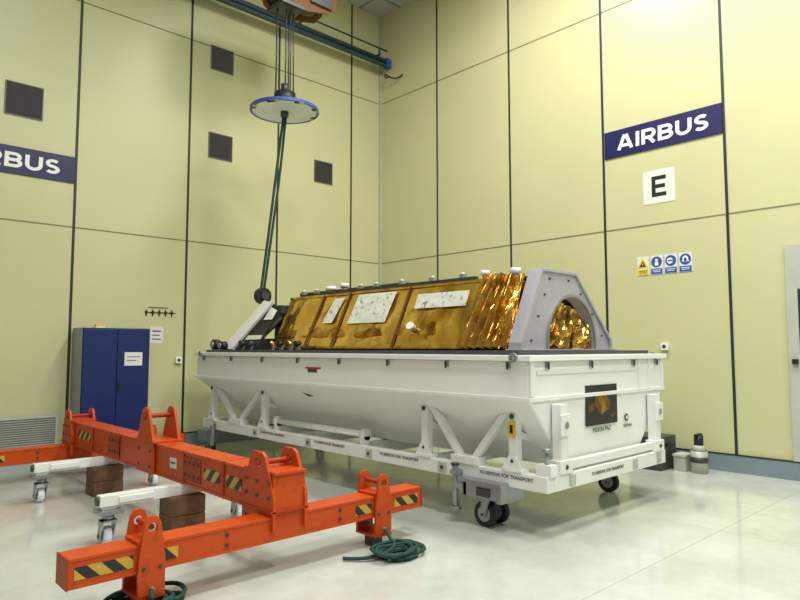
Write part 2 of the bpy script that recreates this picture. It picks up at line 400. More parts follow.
for i in range(4):
    yc = 4.185-0.198*i; zc = 2.70
    lab = ["white safety sign with yellow warning triangle", "blue safety sign with white figure symbol", "blue safety sign with round white symbol", "blue safety sign showing protective gear symbol"][i]
    t = thing("safety_sign", (WX, yc, zc), lab, "sign", "safety signs on the cream wall")
    part(t, "sign_board", B().box(WX-0.008, WX, yc-0.085, yc+0.085, zc-0.13, zc+0.13, 'offw'))
    if i == 0:
        part(t, "warning_triangle", B().prism([(yc-.08, zc-.03), (yc+.08, zc-.03), (yc, zc+.115)], 'x', WX-0.011, WX-0.0085, 'yellow').prism([(yc-.045, zc-.012), (yc+.045, zc-.012), (yc, zc+.07)], 'x', WX-0.013, WX-0.011, 'black').box(WX-0.015, WX-0.013, yc-.006, yc+.006, zc, zc+.04, 'yellow'), "yellow triangle")
        part(t, "caption", B().box(WX-0.011, WX-0.0085, yc-.075, yc+.075, zc-.12, zc-.05, 'yellow').box(WX-0.013, WX-0.011, yc-.06, yc+.06, zc-.075, zc-.068, 'black').box(WX-0.013, WX-0.011, yc-.05, yc+.05, zc-.10, zc-.093, 'black'))
    else:
        s_ = B().box(WX-0.010, WX-0.0085, yc-.08, yc+.08, zc-.125, zc-.05, 'blue').cyl((WX-0.010, yc, zc+.04), (WX-0.0085, yc, zc+.04), .076, 'blue', 24)
        if i == 1: s_.cyl((WX-0.012, yc, zc+.065), (WX-0.010, yc, zc+.065), .02, 'text', 14).box(WX-0.012, WX-0.010, yc-.025, yc+.025, zc-.01, zc+.04, 'text')
        elif i == 2: s_.cyl((WX-0.012, yc+.01, zc+.04), (WX-0.010, yc+.01, zc+.04), .042, 'text', 16).box(WX-0.014, WX-0.012, yc-.03, yc+.04, zc+.03, zc+.05, 'blue')
        else: s_.cyl((WX-0.012, yc, zc+.05), (WX-0.010, yc, zc+.05), .038, 'text', 16).box(WX-0.012, WX-0.010, yc-.045, yc+.045, zc+.01, zc+.03, 'text').cyl((WX-0.014, yc, zc+.045), (WX-0.012, yc, zc+.045), .018, 'blue', 12)
        s_.box(WX-0.012, WX-0.010, yc-.06, yc+.06, zc-.078, zc-.07, 'text').box(WX-0.012, WX-0.010, yc-.05, yc+.05, zc-.10, zc-.093, 'text')
        part(t, "symbol", s_, "blue disc with white pictogram")

def socket(x, y, z, face, lab):
    t = thing("wall_socket", (x, y, z), lab, "socket")
    if face == '-x':
        part(t, "cover", B().box(x-0.05, x, y-.05, y+.05, z-.05, z+.05, 'white2'), bevel=.005)
        part(t, "outlet", B().cyl((x-.054, y, z), (x-.05, y, z), .025, 'dark', 12))
    else:
        part(t, "cover", B().box(x-.05, x+.05, y-.05, y, z-.05, z+.05, 'white2'), bevel=.005)
        part(t, "outlet", B().cyl((x, y-.054, z), (x, y-.05, z), .025, 'dark', 12))
socket(WX, 3.90, 1.57, '-x', "small grey wall socket near the container end")
socket(4.38, WY, 1.36, '-y', "small white wall socket beside cabinet")
single("paper_notice", B().box(3.93, 4.13, WY-.006, WY, 1.62, 1.88, 'offw').box(3.96, 4.10, WY-.008, WY-.006, 1.80, 1.82, 'dark').box(3.96, 4.08, WY-.008, WY-.006, 1.74, 1.755, 'dark').box(3.96, 4.10, WY-.008, WY-.006, 1.68, 1.695, 'dark'), (4.03, WY, 1.62), "white paper notice taped to cream wall", "paper")
t = thing("key_rack", (4.08, WY, 2.1), "small black horizontal hook rack on cream wall", "hook rack")
part(t, "rail", B().box(3.84, 4.32, WY-.012, WY, 2.09, 2.102, 'black').box(3.9, 4.2, WY-.012, WY, 2.17, 2.178, 'black'))
for i in range(5):
    xx = 3.86+.1*i
    part(t, "hook", B().box(xx-.006, xx+.006, WY-.02, WY, 2.04, 2.14, 'black').box(xx-.016, xx+.016, WY-.022, WY-.001, 2.08, 2.115, 'black'))

t = thing("low_wall_vent", (1.9, WY, 0.2), "wide white slatted low air return grille at wall base", "vent")
part(t, "frame", B().ring([(.7,.17),(2.68,.17),(2.68,.64),(.7,.64)], [(.74,.2),(2.64,.2),(2.64,.61),(.74,.61)], 'y', WY-.06, WY-.031, 'post'))
l = B().box(.74, 2.64, WY-.04, WY-.032, .2, .61, 'cabside')
for i in range(14): l.beam((.74, WY-.05, .215+.03*i), (2.64, WY-.05, .215+.03*i), .02, .010, 'post')
part(t, "louvre", l)

CX0, CX1, CY, CH = 2.82, 3.74, 9.30, 1.83
t = thing("storage_cabinet", (3.28, 9.5, 0), "tall navy blue two-door metal cabinet with grey sides against wall", "cabinet")
part(t, "body", B().box(CX0, CX1, CY+.02, WY-.04, .06, CH, 'cabside').box(CX0+.02, CX1-.02, CY+.05, WY-.06, 0, .06, 'black').box(CX0+.001, CX1-.001, CY+.012, CY+.02, .06, CH, 'cab'), bevel=.004)
for k, (a, b_) in enumerate(((CX0+.012, 3.275), (3.283, CX1-.012))):
    d = part(t, "door", B().box(a, b_, CY-.006, CY+.012, .08, CH-.02, 'cab'), bevel=.004)
    if k == 1:
        part(d, "handle", B().box(3.30, 3.325, CY-.026, CY-.006, .95, 1.09, 'black'), "black handle")
        part(d, "paper_notice", B().box(3.38, 3.63, CY-.010, CY-.006, 1.30, 1.49, 'offw').box(3.41, 3.6, CY-.012, CY-.010, 1.42, 1.43, 'dark').box(3.41, 3.55, CY-.012, CY-.010, 1.37, 1.38, 'dark'), "white paper sheet taped on door")
single("document_tray", B().box(3.0, 3.12, 9.36, 9.46, CH, CH+.02, 'offw').box(3.01, 3.11, 9.37, 9.45, CH+.02, CH+.05, 'yellow'), (3.06, 9.4, CH), "small yellow and white box on cabinet top", "box")

t = thing("crane_runway", (6.3, 9.5, 7.3), "dark blue-grey crane rail tube running along the wall into the corner", "crane rail")
part(t, "rail_beam", B().cyl((2.2, 9.5, 7.42), (WX, 9.5, 7.42), .05, 'rail', 16).box(2.2, WX, 9.46, 9.54, 7.30, 7.35, 'rail').box(2.2, WX, 9.49, 9.51, 7.35, 7.38, 'rail'))
part(t, "conductor_pipe", B().cyl((4.2, 9.45, 7.62), (8.5, 9.45, 7.62), .016, 'rail', 12), "thin pipe")
for x in (4.6, 6.4, 8.3):
    part(t, "bracket", B().box(x-.015, x+.015, 9.43, WY, 7.47, 7.50, 'dark').box(x-.012, x+.012, 9.435, 9.465, 7.50, 7.62, 'dark'))
part(t, "end_stop", B().box(8.50, 8.6, 9.44, 9.56, 7.28, 7.48, 'blue'))
curve_obj("hanging_cable", [[(WX, 9.55, 7.15), (8.5, 9.5, 7.05), (8.4, 9.4, 7.1), (8.45, 9.3, 7.0), (8.58, 9.2, 6.98), (WX-.01, 9.1, 7.05)]], .015, 'black', None, (WX, 9.4, 7.0), "short black cable loop fixed in the wall corner", "cable")

# ------------------------------------------------------------ overhead crane
HX, HY = 5.14, 8.0
t = thing("overhead_crane", (HX, HY, H), "brown-orange overhead crane trolley with hook block under the ceiling", "crane")
part(t, "girder", B().box(HX-.25, HX+.25, 2, WY, 7.95, 8.02, 'brown').box(HX-.2, HX-.16, 2, WY, 8.02, H, 'brown').box(HX+.16, HX+.2, 2, WY, 8.02, H, 'brown'))
hb = B()
pr = [(HX-.30, 7.3), (HX-.34, 6.92), (HX-.28, 6.72), (HX-.15, 6.64), (HX+.15, 6.64), (HX+.35, 6.68), (HX+.66, 6.76), (HX+.80, 6.92), (HX+.86, 7.3)]
hb.prism(pr, 'y', HY-.2, HY-.17, 'brown').prism(pr, 'y', HY+.17, HY+.2, 'brown')
hb.box(HX-.28, HX+.8, HY-.17, HY+.17, 7.0, 7.3, 'dark').box(HX-.2, HX+.2, HY-.22, HY+.22, 6.64, 6.70, 'dark').box(HX+.3, HX+.7, HY-.24, HY-.2, 6.82, 7.0, 'dark')
for dx in (-.2, .1, .4, .66): hb.cyl((HX+dx, HY-.23, 6.90), (HX+dx, HY+.23, 6.90), .03, 'dark', 12)
part(t, "hook_block", hb, None, .006)
for dx in (-.12, .38): part(t, "sheave", B().cyl((HX+dx, HY-.1, 6.93), (HX+dx, HY+.1, 6.93), .2, 'dark', 24))
for dx in (-.2, .35):
    for dy in (-.08, .08): part(t, "wire_rope", B().cyl((HX+dx, HY+dy, 7.3), (HX+dx, HY+dy, 7.95), .012, 'dark', 8))
t = thing("lifting_ring", (HX, HY, 5.05), "round pale disc with blue rim hung from crane cables", "lifting disc")
part(t, "disc", B().cyl((HX, HY, 5.075), (HX, HY, 5.105), .49, 'pale', 48).cyl((HX, HY, 5.105), (HX, HY, 5.12), .30, 'white2', 32))
o = [(HX+.51*math.cos(a*math.pi/24), HY+.51*math.sin(a*math.pi/24)) for a in range(48)]
i_ = [(HX+.475*math.cos(a*math.pi/24), HY+.475*math.sin(a*math.pi/24)) for a in range(48)]
part(t, "rim", B().ring(o, i_, 'z', 5.07, 5.115, 'blue'), "blue rim")
part(t, "hub", B().cyl((HX, HY, 5.0), (HX, HY, 5.075), .06, 'dark', 20).cyl((HX, HY, 5.12), (HX, HY, 5.18), .20, 'rail', 24).cyl((HX, HY, 5.18), (HX, HY, 5.36), .16, 'black', 24).cyl((HX, HY, 5.36), (HX, HY, 5.5), .06, 'dark', 12))
for a in (-150, -105, -60, -15, 160, 205):
    c, s_ = math.cos(math.radians(a)), math.sin(math.radians(a))
    part(t, "edge_marker", B().beam((HX+c*.465, HY+s_*.465, 5.066), (HX+c*.465-s_*.06, HY+s_*.465+c*.06, 5.066), .06, .008, 'black').beam((HX+c*.465-s_*.06, HY+s_*.465+c*.06, 5.066), (HX+c*.46-s_*.13, HY+s_*.46+c*.13, 5.066), .06, .008, 'yellow'), "yellow and black block")
for dx, dy in ((-.16, 0), (-.10, .1), (-.02, -.04), (.06, -.05), (.10, .06), (.15, 0)):
    part(t, "cable", B().cyl((HX+dx, HY+dy, 5.3), (HX+dx*.9, HY+dy, 6.635), .011, 'dark', 8))
t = thing("lifting_sling", (4.95, 8.15, 2.35), "long green webbing sling hanging from disc to black shackle", "lifting sling")
curve_obj("strap", [[(HX-.02, HY, 4.99), (HX-.09, HY+.05, 4.2), (4.97, 8.12, 3.2), (4.91, 8.2, 2.42)], [(HX+.02, HY, 4.99), (HX-.02, HY+.05, 4.2), (5.02, 8.12, 3.2), (4.96, 8.2, 2.42)]], .020, 'green', t)
part(t, "shackle", B().cyl((4.93, 8.14, 2.31), (4.93, 8.24, 2.31), .12, 'black', 28).cyl((4.93, 8.10, 2.31), (4.93, 8.14, 2.31), .06, 'dark', 16), "black round shackle wheel")

# ------------------------------------------------------------ transport container
X0, X1, Y0, Y1, ZT, ZM, ZB = 4.35, 6.75, 3.1, 9.05, 1.49, 1.08, 0.53
t = thing("transport_container", (5.55, 6.05, 0), "large white tapered satellite transport container on caster wheels", "container")
def rect(x0, x1, y0, y1, z): return [(x0,y0,z),(x1,y0,z),(x1,y1,z),(x0,y1,z)]
h = B(); vs = rect(4.88, 6.22, Y0+.02, 8.45, ZB)+rect(X0+.03, X1-.03, Y0, Y1-.03, ZM)+rect(X0, X1, Y0, Y1, ZM+.03)+rect(X0, X1, Y0, Y1, ZT-.05)
fs = [(3,2,1,0),(12,13,14,15)]
for l_ in range(3):
    for i in range(4): a = l_*4+i; b_ = l_*4+(i+1)%4; fs.append((a, b_, b_+4, a+4))
h.raw(vs, fs, 'white')
part(t, "hull", h, "white tapered tub", .02)
r = B().ring([(X0-.04,Y0-.04),(X1+.04,Y0-.04),(X1+.04,Y1+.04),(X0-.04,Y1+.04)], [(X0+.15,Y0+.15),(X1-.15,Y0+.15),(X1-.15,Y1-.15),(X0+.15,Y1-.15)], 'z', ZT-.05, ZT, 'white')
part(t, "rim_flange", r, None, .006)
SZ = 1.526
part(t, "deck", B().box(X0+.02, X1-.05, Y0+.12, Y1-.25, ZT-.04, SZ-.001, 'dark'), "dark grey deck")
part(t, "stiffener", B().ring([(X0-.018,Y0-.018),(X1+.018,Y0-.018),(X1+.018,Y1+.018),(X0-.018,Y1+.018)], [(X0+.02,Y0+.02),(X1-.02,Y0+.02),(X1-.02,Y1-.02),(X0+.02,Y1-.02)], 'z', ZM+.03, ZM+.065, 'white2'), None, .004)
er = B()
er.box(X0+.0, X0+.05, Y0-.018, Y0, ZM+.07, ZT-.05, 'white2').box(X1-.05, X1, Y0-.018, Y0, ZM+.07, ZT-.05, 'white2')
for x in (6.2, 6.42): er.box(x, x+.03, Y0-.015, Y0, ZM+.07, ZT-.05, 'white2')
er.box(X0+.1, 6.15, Y0-.012, Y0, ZT-.16, ZT-.13, 'white2')
part(t, "end_ribs", er, "white vertical stiffening ribs", .003)
for y in [3.3, 4.0, 4.8, 5.6, 6.4, 7.2, 8.0, 8.8]:
    part(t, "latch", B().box(X0-.02, X0, y-.02, y+.02, ZT-.11, ZT-.05, 'steel').box(X0-.028, X0-.02, y-.009, y+.009, ZT-.12, ZT-.06, 'dark'))
for x in [4.6, 5.3, 6.1, 6.6]:
    part(t, "latch", B().box(x-.02, x+.02, Y0-.02, Y0, ZT-.11, ZT-.05, 'steel').box(x-.009, x+.009, Y0-.028, Y0-.02, ZT-.12, ZT-.06, 'dark'))
for (x, y) in ((X0-.05, Y0+.12), (X1+.05, Y0+.12), (X0-.05, Y1-.2)):
    part(t, "lifting_eye", B().ring([(y+.04*math.cos(a*math.pi/8), ZT-.02+.04*math.sin(a*math.pi/8)) for a in range(16)], [(y+.022*math.cos(a*math.pi/8), ZT-.02+.022*math.sin(a*math.pi/8)) for a in range(16)], 'x', x-.012, x+.012, 'steel'), "grey steel ring")
fr = B(); fx0, fx1, fy0, fy1, fz0, fz1 = 4.44, 6.56, 3.0, 9.0, .38, .51
fr.box(fx0, fx0+.1, fy0, fy1, fz0, fz1, 'white2').box(fx1-.1, fx1, fy0, fy1, fz0, fz1, 'white2')
fr.box(fx0+.1, fx1-.1, fy0, fy0+.1, fz0, fz1, 'white2').box(fx0+.1, fx1-.1, fy1-.1, fy1, fz0, fz1, 'white2')
for y in (4.4, 5.5, 6.6, 7.4): fr.box(fx0+.1, fx1-.1, y-.05, y+.05, fz0, fz1, 'white2')
fr.box(4.95, 5.05, 3.1, 8.4, fz1, .535, 'white2').box(6.0, 6.1, 3.1, 8.4, fz1, .535, 'white2')
part(t, "base_frame", fr, None, .006)
for y in (4.15, 5.2, 6.3, 7.5, 8.6): part(t, "joint_plate", B().box(fx0-.012, fx0, y-.05, y+.05, fz0+.02, fz1-.02, 'post').cyl((fx0-.02, y, .445), (fx0-.012, y, .445), .018, 'dark', 10), "pale bolted plate")
for x in (4.8, 5.9, 6.4): part(t, "joint_plate", B().box(x-.04, x+.04, fy0-.012, fy0, fz0+.02, fz1-.02, 'post'), "pale bolted plate")
for (ya, yb) in ((3.35, 4.4), (7.35, 8.75)):
    for xs, s_ in ((fx0+.05, 1), (fx1-.05, -1)):
        q = B()
        q.beam((xs, ya, .51), (xs, ya, 1.03), .08, .08, 'white2').beam((xs, yb, .51), (xs, yb, 1.03), .08, .08, 'white2')
        q.beam((xs, ya-.04, 1.03), (xs, yb+.04, 1.03), .08, .06, 'white2')
        q.beam((xs, ya+.08, 1.0), (xs, (ya+yb)/2-.08, .56), .06, .06, 'white2').beam((xs, yb-.08, 1.0), (xs, (ya+yb)/2+.08, .56), .06, .06, 'white2')
        q.box(xs-.06, xs+.06, (ya+yb)/2-.16, (ya+yb)/2+.16, .51, .58, 'white2')
        for y in (ya, yb):
            q.box(xs-.06, xs+.06, y-.10, y+.10, .51, .54, 'white2').beam((xs, y, .82), (xs+s_*.34, y, .72), .06, .06, 'white2')
            q.beam((xs, y, .95), (xs+s_*.18, y, .88), .06, .05, 'white2')
            q.prism([(y-.10, .54), (y+.10, .54), (y+.04, .64), (y-.04, .64)], 'x', xs-.05, xs-.042, 'white2')
            q.cyl((xs-.056, y, .97), (xs-.04, y, .97), .022, 'dark', 10).cyl((xs-.056, y, .60), (xs-.05, y, .60), .016, 'dark', 10)
        part(t, "trestle", q, None, .005)
for x in (4.70, 6.42):
    part(t, "end_post", B().box(x-.05, x+.05, 3.0, 3.09, .51, 1.08, 'white2').box(x-.09, x+.09, 2.985, 3.10, .51, .62, 'white2').box(x-.075, x+.075, 2.98, 3.0, .82, 1.0, 'white2').cyl((x, 2.97, .91), (x, 2.98, .91), .03, 'steel', 12).cyl((x, 2.975, .565), (x, 2.985, .565), .02, 'dark', 10), None, .005)
part(t, "end_brace", B().box(4.79, 6.33, 3.02, 3.08, .53, .60, 'white2'), None, .004)
part(t, "clamp", B().box(4.46, 4.56, 2.98, 3.12, .511, .60, 'white2').cyl((4.51, 3.05, .60), (4.51, 3.05, .72), .018, 'steel', 10).cyl((4.51, 3.05, .70), (4.51, 3.05, .73), .04, 'steel', 12), "steel screw clamp")
tb = B().cyl((4.52, 5.35, .62), (4.52, 7.1, .62), .035, 'white2', 16)
tb.cyl((4.52, 5.33, .62), (4.52, 5.40, .62), .06, 'white2', 16).cyl((4.52, 7.05, .62), (4.52, 7.12, .62), .06, 'white2', 16)
tb.box(4.48, 4.56, 5.33, 5.40, .51, .6, 'white2').box(4.48, 4.56, 7.05, 7.12, .51, .6, 'white2')
part(t, "tow_bar", tb)
def caster(par, x, y, top, R=.105, wk='black', bk='steel'):
    c = B()
    c.box(x-.09, x+.09, y-.09, y+.09, top-.03, top, bk)
    c.cyl((x, y, top-.08), (x, y, top-.03), .045, bk, 14)
    for s_ in (-1, 1):
        c.prism([(y-.05, top-.08), (y+.05, top-.08), (y+.075, R-.03), (y+.03, R-.03)], 'x', x+s_*.05-.006, x+s_*.05+.006, bk)
    c.box(x-.056, x+.056, y-.05, y+.05, top-.09, top-.08, bk)
    o = part(par, "caster", c)
    w = B().cyl((x-.03, y+.05, R), (x+.03, y+.05, R), R, wk, 28).cyl((x-.036, y+.05, R), (x+.036, y+.05, R), R*.6, 'steel', 20).cyl((x-.06, y+.05, R), (x+.06, y+.05, R), .015, 'dark', 10)
    part(o, "wheel", w, "black wheel" if wk == 'black' else None)
for x in (4.46, 4.62): caster(t, x, 3.60, .38, .11)
caster(t, 6.48, 3.55, .38, .11); caster(t, 4.52, 8.85, .38); caster(t, 6.48, 8.85, .38)
jb = B().box(4.35, 4.68, 3.40, 3.45, .24, .378, 'steel').box(4.35, 4.39, 3.45, 3.82, .26, .378, 'steel').box(4.35, 4.68, 3.78, 3.82, .26, .378, 'steel').box(4.32, 4.435, 3.38, 3.86, .38, .41, 'steel')
jb.cyl((4.37, 3.93, .14), (4.37, 3.93, .50), .028, 'steel', 12).cyl((4.37, 3.93, .11), (4.37, 3.93, .14), .055, 'steel', 14).box(4.35, 4.40, 3.82, 3.93, .30, .36, 'steel').box(4.34, 4.435, 3.89, 3.97, .42, .46, 'steel')
jb.cyl((4.37, 3.93, .50), (4.37, 3.93, .52), .04, 'dark', 12)
jb.box(4.335, 4.35, 3.52, 3.66, .28, .35, 'dark')
part(t, "jack_bracket", jb, "grey steel caster bracket", .004)
part(t, "jack_bracket", B().box(4.34, 4.44, 8.7, 8.95, .22, .378, 'steel').cyl((4.39, 8.6, .16), (4.39, 8.6, .45), .035, 'steel', 12), "grey steel bracket", .004)
part(t, "number_plate", B().box(4.436, 4.439, 3.31, 3.39, .80, .93, 'yellow').box(4.433, 4.436, 3.335, 3.365, .83, .90, 'black'), "small yellow plate")
for y in (3.42, 4.75, 5.9, 7.1):
    text_part(t, "lettering", "TO REMOVE FOR TRANSPORT", .042, (fx0-.003, y, .465), '-x', 'dark', "small dark lettering")
text_part(t, "lettering", "TO REMOVE FOR TRANSPORT", .042, (5.4, fy0-.002, .45), '-y', 'dark', "small dark lettering")
part(t, "emblem", B().box(X0-.003, X0, 5.95, 6.25, 1.31, 1.33, 'red').box(X0-.003, X0, 6.02, 6.2, 1.27, 1.31, 'dark'), "small red mark")
part(t, "emblem", B().prism([(6.35, 1.03), (6.10, 1.00), (6.2, .985)], 'x', X0+.02, X0+.024, 'dark'), "small dark logo")
# poster
pt = part(t, "poster", B().box(5.20, 5.76, Y0-.008, Y0, .845, 1.21, 'art'), "dark poster with gold satellite picture")
pc = B()
yy0, yy1 = Y0-.0105, Y0-.008
dz = .06
pc.prism([(5.36,1.05+dz),(5.50,1.09+dz),(5.62,1.00+dz),(5.47,.96+dz)], 'y', yy0, yy1, 'gold2')
pc.prism([(5.36,1.048+dz),(5.465,.96+dz),(5.45,.88+dz),(5.34,.97+dz)], 'y', yy0, yy1, 'brown')
pc.prism([(5.47,.958+dz),(5.62,.998+dz),(5.60,.92+dz),(5.455,.875+dz)], 'y', yy0, yy1, 'gold2')
pc.prism([(5.24,.96+dz),(5.33,.99+dz),(5.33,.93+dz),(5.24,.90+dz)], 'y', yy0, yy1, 'brown')
pc.prism([(5.62,.86+dz),(5.72,.89+dz),(5.72,.86+dz),(5.64,.83+dz)], 'y', yy0, yy1, 'brown')
part(pt, "picture", pc, "gold satellite image")
text_part(t, "lettering", "MISION PAZ", .060, (5.48, Y0-.002, .80), '-y', 'dark', "small dark caption")
part(t, "emblem", B().cyl((5.95, Y0-.004, .875), (5.95, Y0, .875), .035, 'green', 18).cyl((5.95, Y0-.006, .875), (5.95, Y0-.004, .875), .02, 'offw', 14), "small round green logo")
text_part(t, "lettering", "hisdesat", .05, (5.97, Y0-.002, .80), '-y', 'dark', "small dark lettering")

# ------------------------------------------------------------ satellite
t = thing("satellite", (5.6, 5.9, SZ), "hexagonal satellite wrapped in gold foil lying on white container", "satellite")
SB, ST = 1.56, 2.25
core = B().prism([(4.90, SB), (6.30, SB), (6.35, 1.75), (5.9, ST-.02), (5.17, ST-.02), (4.90, 1.70)], 'y', 3.80, 7.75, 'gold2')
core.box(5.0, 6.2, 3.85, 7.6, SZ, SB, 'dark')
part(t, "body", core, "dark gold hexagonal core")
def sp(y, v, off=0.0):
    return (4.86+(5.15-4.86)*v-off, y, SB+(ST-SB)*v)
pan = [(3.64, 4.24), (4.20, 5.26), (5.28, 6.36), (6.38, 6.92), (6.94, 7.75)]
for i, (a, b_) in enumerate(pan):
    f = B()
    if i == 0:
        f.foil(sp(b_+.04, -.03, .02), sp(a, -.03, .02), sp(a, 1.02, .02), sp(b_-.08, 1.06, .02), 56, 12, .015, 4, 'gold', .085, 7, smooth=False)
    else: f.foil(sp(b_, 0, .012), sp(a, 0, .012), sp(a, 1, .012), sp(b_, 1, .012), int(30*(b_-a))+6, 16, .020, 4.2, 'goldp', smooth=True)
    part(t, "foil_blanket", f, "vertically folded crumpled gold foil" if i == 0 else "flat gold foil panel")
for y, s_ in ((5.27, .03), (6.37, .05), (6.93, .07)):
    part(t, "seam_tape", B().beam(sp(y+s_, 0, .026), sp(y, 1, .026), .012, .022, 'brown'))
for (a, b_) in pan[1:]:
    part(t, "edge_hem", B().beam(sp(a, 0.0, .02), sp(b_, 0.0, .02), .02, .03, 'gold'), "folded gold hem")
    part(t, "edge_hem", B().beam(sp(a, 1.0, .02), sp(b_, 1.0, .02), .02, .03, 'gold'), "folded gold hem")
def patch(y0, y1, v0, v1, name, lab, sh=0):  # silver sheet that paints a reflection onto the gold foil
    f = B().foil(sp(y1+sh, v0, .036), sp(y0+sh, v0, .036), sp(y0, v1, .036), sp(y1, v1, .036), 16, 10, .006, 8, 'silver', smooth=False)
    part(t, name, f, lab)
patch(5.48, 6.18, .42, .95, "silver_reflection", "crinkled silver patch painted as reflection on foil", .05)
patch(4.34, 5.10, .62, .86, "silver_reflection", "silver strip painted as reflection on foil")
patch(6.45, 6.66, .45, .92, "silver_reflection", "narrow silver strip painted as reflection on foil", .1)
part(t, "foil_blanket", B().foil((5.15, 7.75, ST), (5.15, 3.64, ST), (5.9, 3.64, ST), (5.9, 7.75, ST), 90, 16, .02, 4, 'gold2'), "gold foil top")
part(t, "foil_blanket", B().foil((5.9, 3.64, ST), (6.32, 3.64, 1.62), (6.32, 7.75, 1.62), (5.9, 7.75, ST), 20, 60, .02, 4, 'gold2'), "gold foil far side")
part(t, "ridge_rail", B().beam((5.14, 4.3, ST+.03), (5.14, 7.0, ST+.03), .05, .035, 'dark'), "dark edge rail")
part(t, "ridge_rail", B().beam((5.3, 5.5, ST+.06), (5.3, 7.7, ST+.06), .1, .05, 'dark'), "dark edge rail")
# small top hardware
for y in (4.5, 4.95, 5.45, 5.9, 6.2, 7.15, 7.45):
    part(t, "fitting", B().box(5.12, 5.18, y-.03, y+.03, ST+.045, ST+.085, 'steel').cyl((5.15, y, ST+.085), (5.15, y, ST+.105), .018, 'white2', 10), "small metal fitting")
def resample(pts, n):
    L = [0]
    for a, b_ in zip(pts[:-1], pts[1:]): L.append(L[-1]+math.dist(a, b_))
    out = []
    for i in range(n):
        s_ = L[-1]*i/(n-1); j = max(k for k in range(len(L)) if L[k] <= s_+1e-9); j = min(j, len(pts)-2)
        u = (s_-L[j])/(L[j+1]-L[j]); out.append((pts[j][0]*(1-u)+pts[j+1][0]*u, pts[j][1]*(1-u)+pts[j+1][1]*u))
    return out
def resample_corners(pts, per):
    out = []
    for (a, b_), n in zip(zip(pts[:-1], pts[1:]), per):
        for i in range(n): out.append((a[0]+(b_[0]-a[0])*i/n, a[1]+(b_[1]-a[1])*i/n))
    out.append(pts[-1]); return out
oc_ = [(4.76, SB-.02), (4.77, 1.60), (5.11, ST+.06), (5.72, ST+.06), (6.40, 1.64), (6.41, SB-.02)]
outer = resample_corners(oc_, [2, 26, 24, 26, 2])
inner_c = [(5.22, SB-.02), (5.22, 1.62)]+[(5.64-.42*math.cos(a*math.pi/16), 1.62+.44*math.sin(a*math.pi/16)) for a in range(1, 16)]+[(6.06, 1.62), (6.06, SB-.02)]
inner = resample(inner_c, 81)
e = B().ring(outer, inner, 'y', 3.50, 3.62, 'lilac', closed=False)
e.box(4.74, 6.43, 3.44, 3.64, SZ, SB-.02, 'lilac')
part(t, "end_frame", e, "lilac-grey trapezoid frame with arched opening", .004)
rim = B().ring(outer, [(5.6+(x-5.6)*.955, SB-.02+(z-SB+.02)*.965) for x, z in outer], 'y', 3.475, 3.50, 'lilac', closed=False)
part(t, "frame_flange", rim, "raised edge flange", .002)
hm = B().ring([(5.64+(x-5.64)*1.05, SB-.02+(z-SB+.02)*1.05) for x, z in inner], inner, 'y', 3.48, 3.50, 'steel', closed=False)
part(t, "arch_collar", hm, "steel collar around opening")
for (x, z) in ((4.95, 1.62), (5.07, 1.85), (5.18, 2.06), (5.27, 2.22), (5.6, 2.22), (5.82, 2.10), (6.04, 1.90), (6.22, 1.68)):
    part(t, "bolt", B().cyl((x, 3.49, z), (x, 3.50, z), .012, 'dark', 10))
part(t, "thruster_bay", B().box(5.18, 6.10, 3.76, 3.79, SB, 2.12, 'black'), "black recess")
dr = B()
dr.foil((5.40, 3.74, 1.545), (6.04, 3.60, 1.545), (5.99, 3.64, 1.94), (5.52, 3.74, 2.06), 26, 12, .05, 5, 'gold', .07, 4, smooth=False)
part(t, "foil_blanket", dr, "crumpled gold foil inside the opening")
dr = B().foil((5.80, 3.60, 1.545), (6.05, 3.53, 1.545), (6.04, 3.55, 1.80), (5.84, 3.62, 1.76), 12, 8, .04, 7, 'gold', .03, 2, smooth=False)
part(t, "foil_blanket", dr, "loose gold foil flap")
def cap(x, y, z, r, hgt, k='white2'):
    part(t, "sensor_cap", B().cyl((x, y, z), (x, y, z+hgt), r*.7, 'steel', 18).cyl((x, y, z+hgt), (x, y, z+hgt+.05), r, k, 18), "small white protective cap")
cap(5.2, 6.9, ST+.045, .07, .03); cap(5.2, 6.6, ST+.045, .06, .05); cap(5.22, 4.25, ST+.0, .045, .06)
cap(5.0, 3.70, ST+.0, .05, .02)
part(t, "sensor_cap", B().cyl((4.93, 5.0, 1.74), (4.84, 4.98, 1.78), .035, 'steel', 18).cyl((4.84, 4.98, 1.78), (4.81, 4.975, 1.795), .045, 'white2', 18), "small white round cap")
# rear end equipment
part(t, "side_panel", B().slab([(4.56,8.72,SZ+.01),(4.56,8.40,SZ+.01),(4.90,7.88,2.20),(4.90,8.10,2.24)], .03, 'text'), "slanted white panel")
part(t, "side_panel", B().slab([(4.60,8.39,SZ+.01),(4.60,7.80,SZ+.01),(4.92,7.70,2.10),(4.92,7.87,2.18)], .03, 'black'), "slanted black panel")
part(t, "thermal_patch", B().slab([(4.815,7.97,1.95),(4.815,7.745,1.95),(4.885,7.725,2.08),(4.885,7.88,2.13)], .003, 'text'), "white patch")
part(t, "thermal_patch", B().slab([(4.665,8.22,1.67),(4.665,7.80,1.67),(4.695,7.79,1.73),(4.695,8.18,1.73)], .003, 'silver'), "silver strip")
part(t, "support_block", B().box(4.97, 6.2, 7.75, 8.5, SZ, SZ+.16, 'dark').box(5.1, 6.1, 7.78, 8.1, SZ+.16, 2.05, 'dark').beam((5.0, 8.4, SZ+.14), (5.1, 7.9, 2.0), .05, .05, 'steel'), "dark support structure")
for y, rr in ((8.78, .075), (8.55, .06)):
    part(t, "horn_antenna", B().cyl((4.46, y, SZ+rr), (4.55, y, SZ+rr), rr, 'black', 20).cyl((4.435, y, SZ+rr), (4.46, y, SZ+rr), rr*.65, 'steel', 20), "round black nozzle")
